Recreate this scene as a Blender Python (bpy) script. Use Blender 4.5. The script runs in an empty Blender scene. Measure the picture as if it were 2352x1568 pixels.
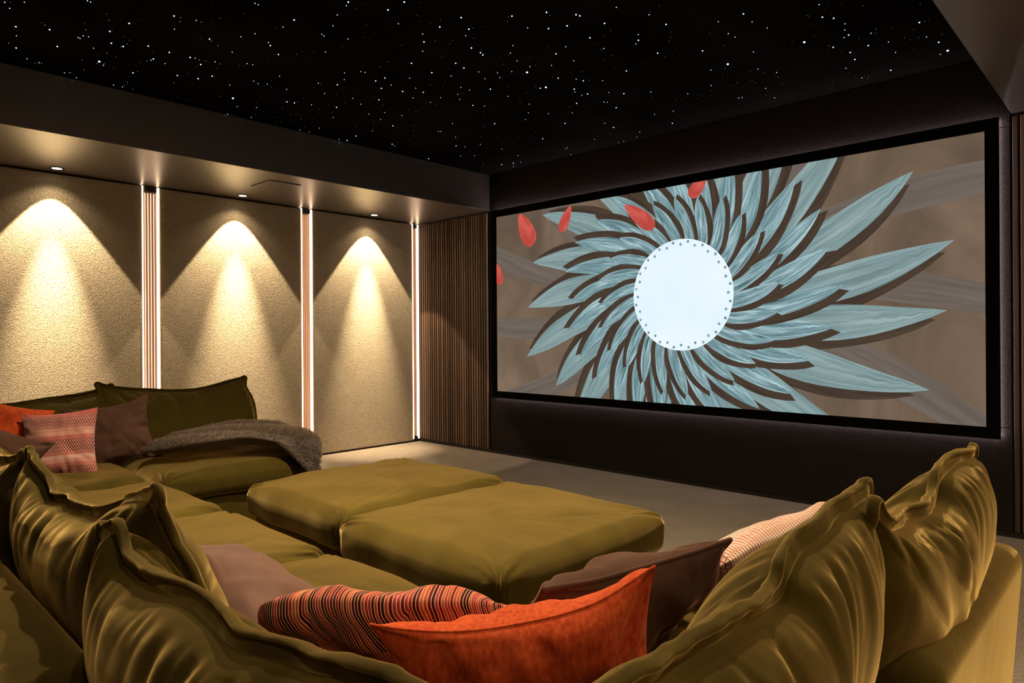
import bpy, bmesh, math, random
import numpy as np
from mathutils import Vector, Matrix

SC = bpy.context.scene
COL = SC.collection
random.seed(7)
PI = math.pi

# ------------------------------------------------------------------ camera
FOC, CY, YAW, ROLL, EYE = 1564.3, 769.7, 0.7633, -0.0063, 1.13      # pixels of the 2352 x 1568 frame
_c, _s = math.cos(YAW), math.sin(YAW)
fwd, right, up = Vector((-_s, _c, 0)), Vector((_c, _s, 0)), Vector((0, 0, 1))
rc, rs = math.cos(ROLL), math.sin(ROLL)
xr, yr = right * rc + up * rs, up * rc - right * rs
cam = bpy.data.cameras.new('camera')
cam.sensor_width = 36.0
cam.lens = FOC / 2352 * 36
cam.shift_y = -(784 - CY) / 2352
cam.clip_start = 0.01
cam_o = bpy.data.objects.new('camera', cam)
COL.objects.link(cam_o)
m = Matrix((xr, yr, -fwd)).transposed().to_4x4()
m.translation = Vector((0, 0, EYE))
cam_o.matrix_world = m
SC.camera = cam_o

def ceil_point(u, v, z):
    """where the line of sight through a pixel of the photograph meets the height z"""
    u -= 1176; v -= CY
    l = (u * rc + v * rs) / FOC; w = (-u * rs + v * rc) / FOC
    d = fwd + right * l - up * w
    t = (z - EYE) / d.z
    return Vector((0, 0, EYE)) + d * t

# ------------------------------------------------------------------ helpers
def link(name, me, mat=None, parent=None, smooth=False):
    o = bpy.data.objects.new(name, me)
    COL.objects.link(o)
    if mat is not None:
        for mm in (mat if isinstance(mat, (list, tuple)) else [mat]):
            me.materials.append(mm)
    if parent is not None:
        o.parent = parent
        o.matrix_parent_inverse = parent.matrix_basis.inverted()
    if smooth:
        me.polygons.foreach_set('use_smooth', [True] * len(me.polygons))
    return o

def tag(o, label=None, cat=None, group=None, kind=None):
    if label: o['label'] = label
    if cat: o['category'] = cat
    if group: o['group'] = group
    if kind: o['kind'] = kind
    return o

def empty(name, loc, label, cat, group=None):
    o = bpy.data.objects.new(name, None)
    o.empty_display_size = 0.1
    o.location = loc
    COL.objects.link(o)
    return tag(o, label, cat, group)

class MB:
    """collects boxes and other shapes, builds ONE mesh object"""
    def __init__(self): self.bm = bmesh.new()
    def box(self, x0, x1, y0, y1, z0, z1, bev=0.0, seg=2):
        r = bmesh.ops.create_cube(self.bm, size=1)
        vs = r['verts']
        for v in vs:
            v.co = Vector((x0 + (v.co.x + .5) * (x1 - x0), y0 + (v.co.y + .5) * (y1 - y0), z0 + (v.co.z + .5) * (z1 - z0)))
        if bev > 0:
            es = list({e for v in vs for e in v.link_edges})
            bmesh.ops.bevel(self.bm, geom=es, offset=bev, segments=seg, profile=.5, affect='EDGES')
        return self
    def disc(self, c, r, n=24, axis='z', down=True):
        vs = [self.bm.verts.new(Vector(c) + Vector((r * math.cos(2 * PI * i / n), r * math.sin(2 * PI * i / n), 0))) for i in range(n)]
        self.bm.faces.new(vs[::-1] if down else vs)
        return self
    def ring(self, c, r0, r1, z0, z1, n=32):
        rows = []
        for (r, z) in ((r0, z1), (r0, z0), (r1, z0), (r1, z1)):
            rows.append([self.bm.verts.new((c[0] + r * math.cos(2 * PI * i / n), c[1] + r * math.sin(2 * PI * i / n), z)) for i in range(n)])
        for a in range(4):
            A, B = rows[a], rows[(a + 1) % 4]
            for i in range(n):
                self.bm.faces.new((A[i], A[(i + 1) % n], B[(i + 1) % n], B[i]))
        return self
    def build(self, name, mat, parent=None, smooth=False):
        bmesh.ops.recalc_face_normals(self.bm, faces=self.bm.faces)
        me = bpy.data.meshes.new(name)
        self.bm.to_mesh(me); self.bm.free()
        return link(name, me, mat, parent, smooth)

def grid_mesh(name, surfaces, mat, parent=None):
    """surfaces: list of (P[nu,nv,3], UV[nu,nv,2], flip); ONE smooth mesh"""
    V, Fc, UV = [], [], []
    base = 0
    for P, T, flip in surfaces:
        nu, nv = P.shape[:2]
        idx = np.arange(nu * nv).reshape(nu, nv) + base
        q = np.stack([idx[:-1, :-1], idx[1:, :-1], idx[1:, 1:], idx[:-1, 1:]], -1).reshape(-1, 4)
        if flip: q = q[:, ::-1]
        V.append(P.reshape(-1, 3)); Fc.append(q); UV.append(T.reshape(-1, 2))
        base += nu * nv
    V = np.concatenate(V); Fc = np.concatenate(Fc); UV = np.concatenate(UV)
    me = bpy.data.meshes.new(name)
    me.vertices.add(len(V)); me.vertices.foreach_set('co', V.astype(np.float32).ravel())
    me.loops.add(len(Fc) * 4); me.loops.foreach_set('vertex_index', Fc.astype(np.int32).ravel())
    me.polygons.add(len(Fc))
    me.polygons.foreach_set('loop_start', (np.arange(len(Fc)) * 4).astype(np.int32))
    uvl = me.uv_layers.new(name='UVMap')
    uvl.data.foreach_set('uv', UV[Fc.ravel()].astype(np.float32).ravel())
    me.update(calc_edges=True); me.validate()
    bm = bmesh.new(); bm.from_mesh(me)
    bmesh.ops.remove_doubles(bm, verts=bm.verts, dist=1e-5)
    bmesh.ops.recalc_face_normals(bm, faces=bm.faces)
    bm.to_mesh(me); bm.free()
    return link(name, me, mat, parent, True)

def vnoise(x, y, seed):
    """smooth value noise in -1..1 for numpy arrays"""
    rng = np.random.RandomState(seed)
    tab = rng.rand(64, 64) * 2 - 1
    xi, yi = np.floor(x).astype(int), np.floor(y).astype(int)
    fx, fy = x - xi, y - yi
    fx = fx * fx * (3 - 2 * fx); fy = fy * fy * (3 - 2 * fy)
    g = lambda a, b: tab[a % 64, b % 64]
    return (g(xi, yi) * (1 - fx) + g(xi + 1, yi) * fx) * (1 - fy) + (g(xi, yi + 1) * (1 - fx) + g(xi + 1, yi + 1) * fx) * fy

def catmull(pts, s):
    """points along a smooth curve through pts, parameter s in 0..1 (arc length)"""
    P = np.array(pts, float)
    L = np.concatenate([[0], np.cumsum(np.linalg.norm(np.diff(P, axis=0), axis=1))]); L /= L[-1]
    Q = np.vstack([2 * P[0] - P[1], P, 2 * P[-1] - P[-2]])
    s = np.clip(np.atleast_1d(s), 0, 1)
    i = np.clip(np.searchsorted(L, s, side='right') - 1, 0, len(P) - 2)
    t = ((s - L[i]) / (L[i + 1] - L[i]))[:, None]
    a, b, c, d = Q[i], Q[i + 1], Q[i + 2], Q[i + 3]
    return .5 * (2 * b + (c - a) * t + (2 * a - 5 * b + 4 * c - d) * t ** 2 + (3 * b - a - 3 * c + d) * t ** 3)

def normals(P):
    du = np.gradient(P, axis=0); dv = np.gradient(P, axis=1)
    n = np.cross(du, dv)
    return n / (np.linalg.norm(n, axis=-1, keepdims=True) + 1e-12)

def ribbon(path, out, nrm, w, th, lip, seed, flop=0.6, freq=6.0, ruffle=.006):
    """a stitched flange: cross-section swept along path; out = outwards, nrm = across"""
    n = len(path)
    q = np.linspace(0, 1, n)
    seg = np.linalg.norm(np.diff(path, axis=0), axis=1); L = np.concatenate([[0], np.cumsum(seg)])
    ang = flop * (vnoise(L * freq, L * 0 + .5, seed) + .5 * vnoise(L * freq * 2.3, L * 0 + 3.5, seed + 1))
    ang = ang[:, None]
    o = out * np.cos(ang) + nrm * np.sin(ang)
    c = nrm * np.cos(ang) - out * np.sin(ang)
    r = (ruffle * vnoise(L * 17, L * 0 + 9.5, seed + 2) + ruffle * .5 * vnoise(L * 42, L * 0 + 7.5, seed + 8))[:, None]
    ww = (w * (1 + .12 * vnoise(L * 8, L * 0 + 5.5, seed + 3)))[:, None]
    prof = [(-.25, -.9), (.15, -1), (.62, -.8), (.72, -.85), (.8, -1.35 * lip), (.93, -1.3 * lip), (1.0, -.5 * lip), (1.0, .5 * lip),
            (.93, 1.3 * lip), (.8, 1.35 * lip), (.72, .85), (.62, .8), (.15, 1), (-.25, .9), (-.25, -.9)]
    rows = [path + o * (ww * a) + c * (th * b) + c * r * max(a, 0) for a, b in prof]
    P = np.stack(rows, 1)
    T = np.stack([np.repeat((L * 1.0)[:, None], len(prof), 1), np.repeat(np.linspace(0, .1, len(prof))[None], n, 0)], -1)
    return P, T

# ------------------------------------------------------------------ materials
def mat_new(name):
    mt = bpy.data.materials.new(name); mt.use_nodes = True
    nt = mt.node_tree
    return mt, nt, nt.nodes['Principled BSDF']

def N(nt, typ, **kw):
    n = nt.nodes.new(typ)
    for k, v in kw.items():
        if k.startswith('i_'):
            n.inputs[k[2:].replace('_', ' ')].default_value = v
        else: setattr(n, k, v)
    return n

def mathn(nt, op, a, b=None, c=None):
    n = nt.nodes.new('ShaderNodeMath'); n.operation = op
    for i, x in enumerate((a, b, c)):
        if x is None: continue
        if isinstance(x, (int, float)): n.inputs[i].default_value = x
        else: nt.links.new(x, n.inputs[i])
    return n.outputs[0]

def ramp(nt, fac, stops, interp='LINEAR'):
    r = nt.nodes.new('ShaderNodeValToRGB'); cr = r.color_ramp; cr.interpolation = interp
    while len(cr.elements) > 1: cr.elements.remove(cr.elements[-1])
    cr.elements[0].position = stops[0][0]; cr.elements[0].color = (*stops[0][1], 1)
    for p, c in stops[1:]:
        e = cr.elements.new(p); e.color = (*c, 1)
    nt.links.new(fac, r.inputs[0])
    return r.outputs[0]

def objcoord(nt, scale=(1, 1, 1), which='Object'):
    tc = nt.nodes.new('ShaderNodeTexCoord'); mp = nt.nodes.new('ShaderNodeMapping')
    mp.inputs['Scale'].default_value = scale
    nt.links.new(tc.outputs[which], mp.inputs[0])
    return mp.outputs[0]

def noise(nt, vec, scale, detail=3, rough=.5, dist=0.0):
    n = N(nt, 'ShaderNodeTexNoise'); n.inputs['Scale'].default_value = scale
    n.inputs['Detail'].default_value = detail; n.inputs['Roughness'].default_value = rough
    n.inputs['Distortion'].default_value = dist
    nt.links.new(vec, n.inputs['Vector'])
    return n.outputs['Fac']

def bump(nt, b, h, strength, dist):
    n = N(nt, 'ShaderNodeBump'); n.inputs['Strength'].default_value = strength; n.inputs['Distance'].default_value = dist
    nt.links.new(h, n.inputs['Height']); nt.links.new(n.outputs[0], b.inputs['Normal'])
    return n

def plain(name, col, rough=.6, spec=.3, metal=0.0):
    mt, nt, b = mat_new(name)
    b.inputs['Base Color'].default_value = (*col, 1); b.inputs['Roughness'].default_value = rough
    b.inputs['Specular IOR Level'].default_value = spec; b.inputs['Metallic'].default_value = metal
    return mt

def velvet(name, dark, light, tint, sheen=.75, rough=.75, srough=.3, nap=2.2, grain=0.0, spec=.08, fw=.15, fs=45):
    mt, nt, b = mat_new(name)
    v = objcoord(nt, (1, 1, 1))
    f = noise(nt, v, nap, 3, .55, .8)
    fine = noise(nt, objcoord(nt, (1, 1, .5)), fs, 2, .5)
    mix = mathn(nt, 'ADD', mathn(nt, 'MULTIPLY', f, 1 - fw), mathn(nt, 'MULTIPLY', fine, fw))
    c = ramp(nt, mix, [(.3, dark), (.7, light)])
    nt.links.new(c, b.inputs['Base Color'])
    b.inputs['Roughness'].default_value = rough
    b.inputs['Specular IOR Level'].default_value = spec
    b.inputs['Specular Tint'].default_value = (*tint, 1)
    b.inputs['Sheen Weight'].default_value = sheen
    b.inputs['Sheen Roughness'].default_value = srough
    b.inputs['Sheen Tint'].default_value = (*tint, 1)
    g = noise(nt, v, 700, 2, .6)
    g2 = noise(nt, objcoord(nt, (1, 1, .55)), 9 if grain == 1.0 else 35, 2.5, .5, .2)
    bump(nt, b, mathn(nt, 'ADD', mathn(nt, 'MULTIPLY', g, .10), mathn(nt, 'MULTIPLY', g2, grain)), .25, .0012 if grain == 0 else (.012 if grain == 1.0 else .004))
    return mt

def emit(name, col, strength):
    mt, nt, b = mat_new(name)
    b.inputs['Base Color'].default_value = (*[min(1, c) * .8 for c in col], 1)
    b.inputs['Emission Color'].default_value = (*col, 1); b.inputs['Emission Strength'].default_value = strength
    return mt

M = {}
M['velvet'] = velvet('olive_velvet', (.036, .0258, .0045), (.068, .0478, .0085), (.97, .665, .225), 1.0, .8, .36, 2.6, 1.0)
M['velvet_seat'] = M['velvet']
M['brown'] = velvet('brown_velvet', (.055, .027, .017), (.105, .054, .035), (.55, .30, .20), .7)
M['mauve'] = velvet('mauve_velvet', (.105, .052, .034), (.145, .075, .051), (.6, .38, .3), .5, .7, .35, 2.2, 0.0, .2)
M['umber'] = velvet('umber_velvet', (.070, .034, .022), (.11, .056, .038), (.55, .33, .25), .6)
M['orange'] = velvet('orange_chenille', (.36, .028, .006), (.78, .135, .040), (1, .35, .15), .4, .85, .4, 9, .9, .10, .55, 130)
M['black_paint'] = plain('black_paint', (.006, .006, .006), .55, .3)
M['frame_black'] = plain('black_flock', (.0025, .0025, .0028), .95, .05)
M['end_cap'] = plain('dark_cap', (.012, .011, .010), .5, .3)

# soffit paint: dark warm satin
mt, nt, b = mat_new('soffit_paint')
b.inputs['Base Color'].default_value = (.060, .044, .034, 1); b.inputs['Roughness'].default_value = .34
b.inputs['Specular IOR Level'].default_value = .5; b.inputs['IOR'].default_value = 2.4
M['soffit'] = mt
# star ceiling panels: near-black fabric
mt, nt, b = mat_new('star_ceiling_cloth')
v = objcoord(nt)
nt.links.new(ramp(nt, noise(nt, v, 1.6, 3), [(.3, (.005, .0042, .0038)), (.7, (.010, .0088, .0084))]), b.inputs['Base Color'])
b.inputs['Roughness'].default_value = .9; b.inputs['Specular IOR Level'].default_value = 0.0
bump(nt, b, noise(nt, v, 300, 2), .2, .001)
M['ceiling'] = mt
# carpet
mt, nt, b = mat_new('carpet_pile')
v = objcoord(nt)
f = mathn(nt, 'ADD', mathn(nt, 'MULTIPLY', noise(nt, v, 90, 3, .8), .8), mathn(nt, 'MULTIPLY', noise(nt, v, 4, 4, .6), .2))
nt.links.new(ramp(nt, f, [(.38, (.060, .041, .023)), (.62, (.225, .160, .095))]), b.inputs['Base Color'])
b.inputs['Roughness'].default_value = .95; b.inputs['Sheen Weight'].default_value = .3; b.inputs['Sheen Tint'].default_value = (.8, .7, .55, 1)
bump(nt, b, noise(nt, v, 160, 3, .7), 1.0, .015)
M['carpet'] = mt
# boucle wall panels
mt, nt, b = mat_new('boucle_fabric')
v = objcoord(nt)
vo = N(nt, 'ShaderNodeTexVoronoi'); vo.inputs['Scale'].default_value = 125
vo.inputs['Randomness'].default_value = 1.0
dn = noise(nt, v, 70, 2)
mv = N(nt, 'ShaderNodeVectorMath', operation='MULTIPLY_ADD')
cmb = N(nt, 'ShaderNodeCombineXYZ')
for i in range(3): nt.links.new(dn, cmb.inputs[i])
nt.links.new(cmb.outputs[0], mv.inputs[0]); mv.inputs[1].default_value = (.018, .018, .018); nt.links.new(v, mv.inputs[2])
nt.links.new(mv.outputs[0], vo.inputs['Vector'])
h = mathn(nt, 'ADD', mathn(nt, 'MULTIPLY', vo.outputs['Distance'], -.8), mathn(nt, 'MULTIPLY', noise(nt, v, 150, 4, .65), 1.2))
nt.links.new(ramp(nt, noise(nt, v, 90, 3, .6), [(.3, (.42, .33, .21)), (.7, (.60, .49, .33))]), b.inputs['Base Color'])
b.inputs['Roughness'].default_value = .9; b.inputs['Specular IOR Level'].default_value = .15
bump(nt, b, h, 1.0, .012)
M['boucle'] = mt
# walnut slats: tone differs from slat to slat, grain runs up
def wood(name, axis, g_=1.0):
    mt, nt, b = mat_new(name)
    tc = N(nt, 'ShaderNodeTexCoord'); sp = N(nt, 'ShaderNodeSeparateXYZ'); nt.links.new(tc.outputs['Object'], sp.inputs[0])
    cell = mathn(nt, 'FLOOR', mathn(nt, 'DIVIDE', sp.outputs[axis], .0352))
    wn = N(nt, 'ShaderNodeTexWhiteNoise', noise_dimensions='1D'); nt.links.new(cell, wn.inputs['W'])
    cb = N(nt, 'ShaderNodeCombineXYZ')
    nt.links.new(mathn(nt, 'MULTIPLY', sp.outputs[axis], 70.0), cb.inputs[0])
    nt.links.new(mathn(nt, 'ADD', mathn(nt, 'MULTIPLY', sp.outputs[2], 2.2), mathn(nt, 'MULTIPLY', cell, 3.7)), cb.inputs[2])
    g = noise(nt, cb.outputs[0], 1.0, 5, .6, .4)
    f = mathn(nt, 'ADD', mathn(nt, 'MULTIPLY', wn.outputs['Value'], .45), mathn(nt, 'MULTIPLY', g, .6))
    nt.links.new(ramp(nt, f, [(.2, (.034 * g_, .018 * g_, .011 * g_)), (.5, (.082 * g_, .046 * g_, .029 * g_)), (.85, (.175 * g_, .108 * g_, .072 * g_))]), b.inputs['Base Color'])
    b.inputs['Roughness'].default_value = .5; b.inputs['Specular IOR Level'].default_value = .3
    bump(nt, b, g, .15, .002)
    return mt
M['walnut_x'] = wood('walnut_slats_front', 0)
M['walnut_y'] = wood('walnut_slats_led_lit', 1, 3.0)  # same walnut, colour lightened to stand in for the strip light on it
# dark woven acoustic fabric
mt, nt, b = mat_new('dark_weave')
v = objcoord(nt)
w1 = N(nt, 'ShaderNodeTexWave', wave_type='BANDS', bands_direction='X'); w1.inputs['Scale'].default_value = 55; w1.inputs['Distortion'].default_value = .8
w2 = N(nt, 'ShaderNodeTexWave', wave_type='BANDS', bands_direction='Z'); w2.inputs['Scale'].default_value = 70; w2.inputs['Distortion'].default_value = .8
nt.links.new(v, w1.inputs['Vector']); nt.links.new(v, w2.inputs['Vector'])
f = mathn(nt, 'MULTIPLY', w1.outputs['Fac'], w2.outputs['Fac'])
f = mathn(nt, 'ADD', f, mathn(nt, 'MULTIPLY', noise(nt, v, 160, 2), .4))
nt.links.new(ramp(nt, f, [(.2, (.008, .0062, .0052)), (.9, (.048, .038, .034))]), b.inputs['Base Color'])
b.inputs['Roughness'].default_value = .9; b.inputs['Specular IOR Level'].default_value = 0.0
bump(nt, b, f, .6, .003)
M['weave'] = mt
# fur
mt, nt, b = mat_new('brown_fur')
tc = N(nt, 'ShaderNodeTexCoord')
u = N(nt, 'ShaderNodeSeparateXYZ'); nt.links.new(tc.outputs['UV'], u.inputs[0])
nt.links.new(ramp(nt, u.outputs[0], [(0, (.016, .009, .006)), (.3, (.058, .036, .023)), (.7, (.20, .138, .095)), (1, (.46, .35, .26))]), b.inputs['Base Color'])
b.inputs['Roughness'].default_value = .6; b.inputs['Sheen Weight'].default_value = .5; b.inputs['Sheen Tint'].default_value = (.7, .6, .5, 1)
M['fur'] = mt

def zigzag(name, bg, lines, nu, nv, amp, wid):
    """rows of two crossing wavy threads over a pale ground; rows change colour"""
    mt, nt, b = mat_new(name)
    tc = N(nt, 'ShaderNodeTexCoord'); sp = N(nt, 'ShaderNodeSeparateXYZ'); nt.links.new(tc.outputs['UV'], sp.inputs[0])
    U, V = sp.outputs[0], sp.outputs[1]
    tri = mathn(nt, 'PINGPONG', mathn(nt, 'MULTIPLY', U, nu), .5)
    wav = mathn(nt, 'MULTIPLY', mathn(nt, 'SUBTRACT', tri, .25), amp)
    rows = mathn(nt, 'MULTIPLY', V, nv)
    out = []
    for sgn in (1, -1):
        p = mathn(nt, 'ADD', rows, mathn(nt, 'MULTIPLY', wav, sgn))
        d = mathn(nt, 'ABSOLUTE', mathn(nt, 'SUBTRACT', mathn(nt, 'FRACT', p), .5))
        out.append(mathn(nt, 'LESS_THAN', d, wid))
    line = mathn(nt, 'MAXIMUM', out[0], out[1])
    cell = mathn(nt, 'DIVIDE', mathn(nt, 'FLOOR', rows), nv)
    nz = N(nt, 'ShaderNodeCombineXYZ'); nt.links.new(mathn(nt, 'MULTIPLY', cell, 9.0), nz.inputs[1])
    lc = ramp(nt, mathn(nt, 'FRACT', mathn(nt, 'MULTIPLY', cell, 2.7)), lines)
    bgc = ramp(nt, noise(nt, nz.outputs[0], 1.0, 2), bg)
    mx = N(nt, 'ShaderNodeMix', data_type='RGBA'); nt.links.new(line, mx.inputs['Factor'])
    nt.links.new(bgc, mx.inputs['A']); nt.links.new(lc, mx.inputs['B'])
    nt.links.new(mx.outputs['Result'], b.inputs['Base Color'])
    b.inputs['Roughness'].default_value = .85; b.inputs['Specular IOR Level'].default_value = .15
    b.inputs['Sheen Weight'].default_value = .25
    bump(nt, b, line, .5, .003)
    return mt
M['zig_pink'] = zigzag('pink_wave_weave', [(.35, (.62, .19, .15)), (.65, (.66, .34, .26))],
                       [(0, (.03, .008, .012)), (.35, (.10, .02, .02)), (.55, (.45, .06, .06)), (.7, (.62, .55, .42)), (.85, (.30, .05, .05)), (1, (.04, .01, .012))], 15, 18, 2.2, .15)
M['zig_cream'] = zigzag('cream_wave_weave', [(.3, (.62, .48, .34)), (.7, (.70, .56, .42))],
                        [(0, (.16, .012, .012)), (.3, (.26, .02, .02)), (.5, (.42, .03, .025)), (.7, (.14, .10, .04)), (.85, (.20, .14, .06)), (1, (.12, .010, .010))], 21, 21, 2.0, .12)

# striped corduroy-like cushion
mt, nt, b = mat_new('striped_weave')
tc = N(nt, 'ShaderNodeTexCoord'); sp = N(nt, 'ShaderNodeSeparateXYZ'); nt.links.new(tc.outputs['UV'], sp.inputs[0])
wob = noise(nt, tc.outputs['UV'], 3.2, 2)
band = mathn(nt, 'FLOOR', mathn(nt, 'MULTIPLY', sp.outputs[1], 2.6))
x = mathn(nt, 'ADD', mathn(nt, 'ADD', mathn(nt, 'MULTIPLY', sp.outputs[0], 84.0), mathn(nt, 'MULTIPLY', wob, 8.0)),
          mathn(nt, 'ADD', mathn(nt, 'MULTIPLY', sp.outputs[1], 34.0), mathn(nt, 'MULTIPLY', band, .5)))
cell = mathn(nt, 'FLOOR', x)
wn = N(nt, 'ShaderNodeTexWhiteNoise', noise_dimensions='2D')
cb = N(nt, 'ShaderNodeCombineXYZ'); nt.links.new(cell, cb.inputs[0]); nt.links.new(band, cb.inputs[1]); nt.links.new(cb.outputs[0], wn.inputs['Vector'])
base = ramp(nt, wn.outputs['Value'], [(0, (.06, .009, .010)), (.17, (.17, .016, .016)), (.33, (.42, .040, .035)), (.5, (.56, .095, .040)), (.66, (.60, .145, .055)), (.82, (.48, .065, .060)), (.92, (.11, .012, .012))], 'CONSTANT')
fr = mathn(nt, 'FRACT', x)
thin = mathn(nt, 'GREATER_THAN', fr, .76)
mx = N(nt, 'ShaderNodeMix', data_type='RGBA'); nt.links.new(thin, mx.inputs['Factor']); nt.links.new(base, mx.inputs['A']); mx.inputs['B'].default_value = (.72, .47, .29, 1)
nt.links.new(mx.outputs['Result'], b.inputs['Base Color']); b.inputs['Roughness'].default_value = .9; b.inputs['Specular IOR Level'].default_value = .1
bump(nt, b, mathn(nt, 'PINGPONG', fr, .5), .6, .006)
M['stripe'] = mt

M['led'] = emit('warm_led', (1.0, .72, .46), 5.5)
M['led_glow'] = emit('warm_led_diffuser', (1.0, .72, .46), 4.0)
M['led_violet'] = emit('violet_white_led', (1.0, .90, .96), 28)
M['lamp'] = emit('lamp_face', (1.0, .86, .66), 14)
M['star'] = emit('star_glass', (.62, .84, 1.0), 2.0)
M['star_dim'] = emit('star_glass_dim', (.66, .88, .92), .7)
M['star_big'] = emit('star_glass_bright', (.45, .76, 1.0), 3.4)

# ------------------------------------------------------------------ the room
XL, YB, XS, XQ, ZS, ZC = -5.784, 4.60, -4.69, -.60, 2.33, 2.6725
XR, YK = .49, -1.45
def struct(name, mb, mat, parent=None):
    return tag(mb.build(name, mat, parent), kind='structure')

struct('floor', MB().box(XL - .2, XR + .2, YK - .2, YB + .3, -.1, 0), M['carpet'])
struct('wall_left', MB().box(XL - .16, XL - .055, YK - .1, YB + .2, 0, 2.8), M['black_paint'])
struct('wall_right', MB().box(XR + .055, XR + .16, YK - .1, YB + .2, 0, 2.8), M['black_paint'])
struct('wall_back', MB().box(XL - .1, XR + .1, YK - .12, YK, 0, 2.8), plain('back_wall_paint', (.10, .085, .07), .8))
struct('wall_front', MB().box(XL - .1, XR + .1, YB + .035, YB + .15, 0, 2.8), M['black_paint'])
# star ceiling: separate cloth panels with dark joints
xj = [XS - .02, -2.66, XQ + .02]
yj = [YK, -.04, 1.10, 2.24, 3.39, YB + .03]
mb = MB().box(XL, XR, YK - .1, YB + .1, ZC + .012, ZC + .1)
for i in range(2):
    for j in range(5):
        mb.box(xj[i] + .003, xj[i + 1] - .003, yj[j] + .003, yj[j + 1] - .003, ZC, ZC + .02, .002, 1)
struct('ceiling', mb, M['ceiling'])
# lowered soffits along both side walls
struct('trim_1', MB().box(XL - .06, XS, YK, YB + .035, ZS, ZC + .005, .003, 1), M['soffit'])
struct('trim_2', MB().box(XQ, XR + .06, YK, YB + .035, ZS, ZC + .005, .003, 1), M['soffit'])
# low dark plinth lines where the walls meet the carpet
struct('baseboard_left', MB().box(XL - .056, XL - .012, YK, YB, 0, .014), M['end_cap'])
struct('baseboard_front', MB().box(XL, XR, YB + .004, YB + .034, 0, .03), M['end_cap'])
struct('baseboard_right', MB().box(XR + .012, XR + .056, YK, YB, 0, .014), M['end_cap'])

# ---- padded wall panels (left wall; the right wall mirrors it)
def rough_panel(mb, x0, x1, y0, y1, z0, z1):
    mb.box(x0, x1, y0, y1, z0, z1, .006, 3)
panels = [(-.71, .505, 'cream textured wall panel beyond the left edge of the photo, behind the sofa'), (.640, 1.858, 'cream textured wall panel nearest the left edge of the photo, behind the sofa corner'),
          (1.985, 3.222, 'cream textured wall panel between the two full light columns, below the square soffit plate'),
          (3.335, 4.515, 'cream textured wall panel next to the walnut slat corner')]
for y0, y1, lab in panels:
    mb = MB(); rough_panel(mb, XL - .05, XL, y0, y1, .016, ZS - .012)
    tag(mb.build('wall_panel', M['boucle']), lab, 'wall panel', 'textured wall panels on the left wall')
for y0, y1, lab in [(-.71, .505, 'cream textured panel on the right wall beside the camera'), (.64, 1.858, 'cream textured panel on the right wall behind the sofa'),
                    (1.985, 3.222, 'cream textured panel in the middle of the right wall'), (3.335, 4.515, 'cream textured panel on the right wall by the screen corner')]:
    mb = MB(); rough_panel(mb, XR, XR + .05, y0, y1, .016, ZS - .012)
    tag(mb.build('wall_panel', M['boucle']), lab, 'wall panel', 'textured wall panels on the right wall')

# ---- lit slat columns between the panels
def light_column(y0, y1, sgn, x, lab, group, nsl=5):
    """sgn=+1: on the left wall facing +X"""
    root = empty('light_column', (x - sgn * .03, (y0 + y1) / 2, 0), lab, 'light column', group)
    bx = lambda mb, a, b_, *r: mb.box(min(x + sgn * a, x + sgn * b_), max(x + sgn * a, x + sgn * b_), *r)
    bx(MB(), -.054, -.046, y0, y1, .016, ZS - .004).build('backing', M['black_paint'], root)
    mb = MB(); w = (y1 - y0 - .014)
    p = w / nsl
    for k in range(nsl):
        a = y0 + .007 + k * p
        bx(mb, -.046, -.026, a + p * .16, a + p * .84, .06, ZS - .052, .002, 1)
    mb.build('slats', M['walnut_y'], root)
    mb = MB()
    for k in range(1, nsl):
        a = y0 + .007 + k * p
        bx(mb, -.0455, -.036, a - p * .09, a + p * .09, .062, ZS - .055)
    mb.build('light_diffuser', M['led_glow'], root)
    for a in (y0 + .001, y1 - .005):
        bx(MB(), -.045, .005, a, a + .004, .03, ZS - .006, .002, 2).build('light_strip', M['led'], root)
    bx(MB(), -.046, -.006, y0 + .016, y1 - .016, ZS - .048, ZS - .006).build('top_cap', M['end_cap'], root)
    bx(MB(), -.046, -.006, y0 + .016, y1 - .016, .016, .058).build('bottom_cap', M['end_cap'], root)
cols = [(.507, .638, 'lit slat column just beyond the left edge of the photo'), (1.860, 1.983, 'lit slat column left of the middle wall panel, rising behind the sofa back'),
        (3.224, 3.333, 'lit slat column right of the middle wall panel, behind the fur throw'),
        (4.517, 4.598, 'narrow lit slat column in the corner beside the walnut slats')]
for y0, y1, lab in cols: light_column(y0, y1, 1, XL, lab, 'lit slat columns on the left wall', 5 if y1 < 4 else 3)
for y0, y1, lab in [(.507, .638, 'added lit slat column on the right wall behind the camera side of the sofa'), (1.860, 1.983, 'added lit slat column on the right wall beyond the sofa end'),
                    (3.224, 3.333, 'added lit slat column on the right wall towards the screen')]:
    light_column(y0, y1, -1, XR, lab, 'added lit slat columns on the right wall')  # unseen, mirrored from the left wall and added for more side light

# ---- walnut slat panels either side of the screen
def slat_panel(x0, x1, lab):
    root = empty('slat_panel', ((x0 + x1) / 2, YB, 0), lab, 'slat panel')
    MB().box(x0, x1, YB + .022, YB + .034, .03, ZS - .002).build('backing', M['black_paint'], root)
    mb = MB(); p = .0352
    k0 = math.ceil(x0 / p)
    while (k0 + .82) * p < x1:
        mb.box(k0 * p + .004, k0 * p + .0275, YB, YB + .024, .032, ZS - .018, .0015, 1); k0 += 1
    mb.build('slats', M['walnut_x'], root)
slat_panel(XL, XS, 'walnut vertical slat panel left of the projection screen')
slat_panel(XQ, XR, 'walnut vertical slat panel right of the projection screen')

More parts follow.
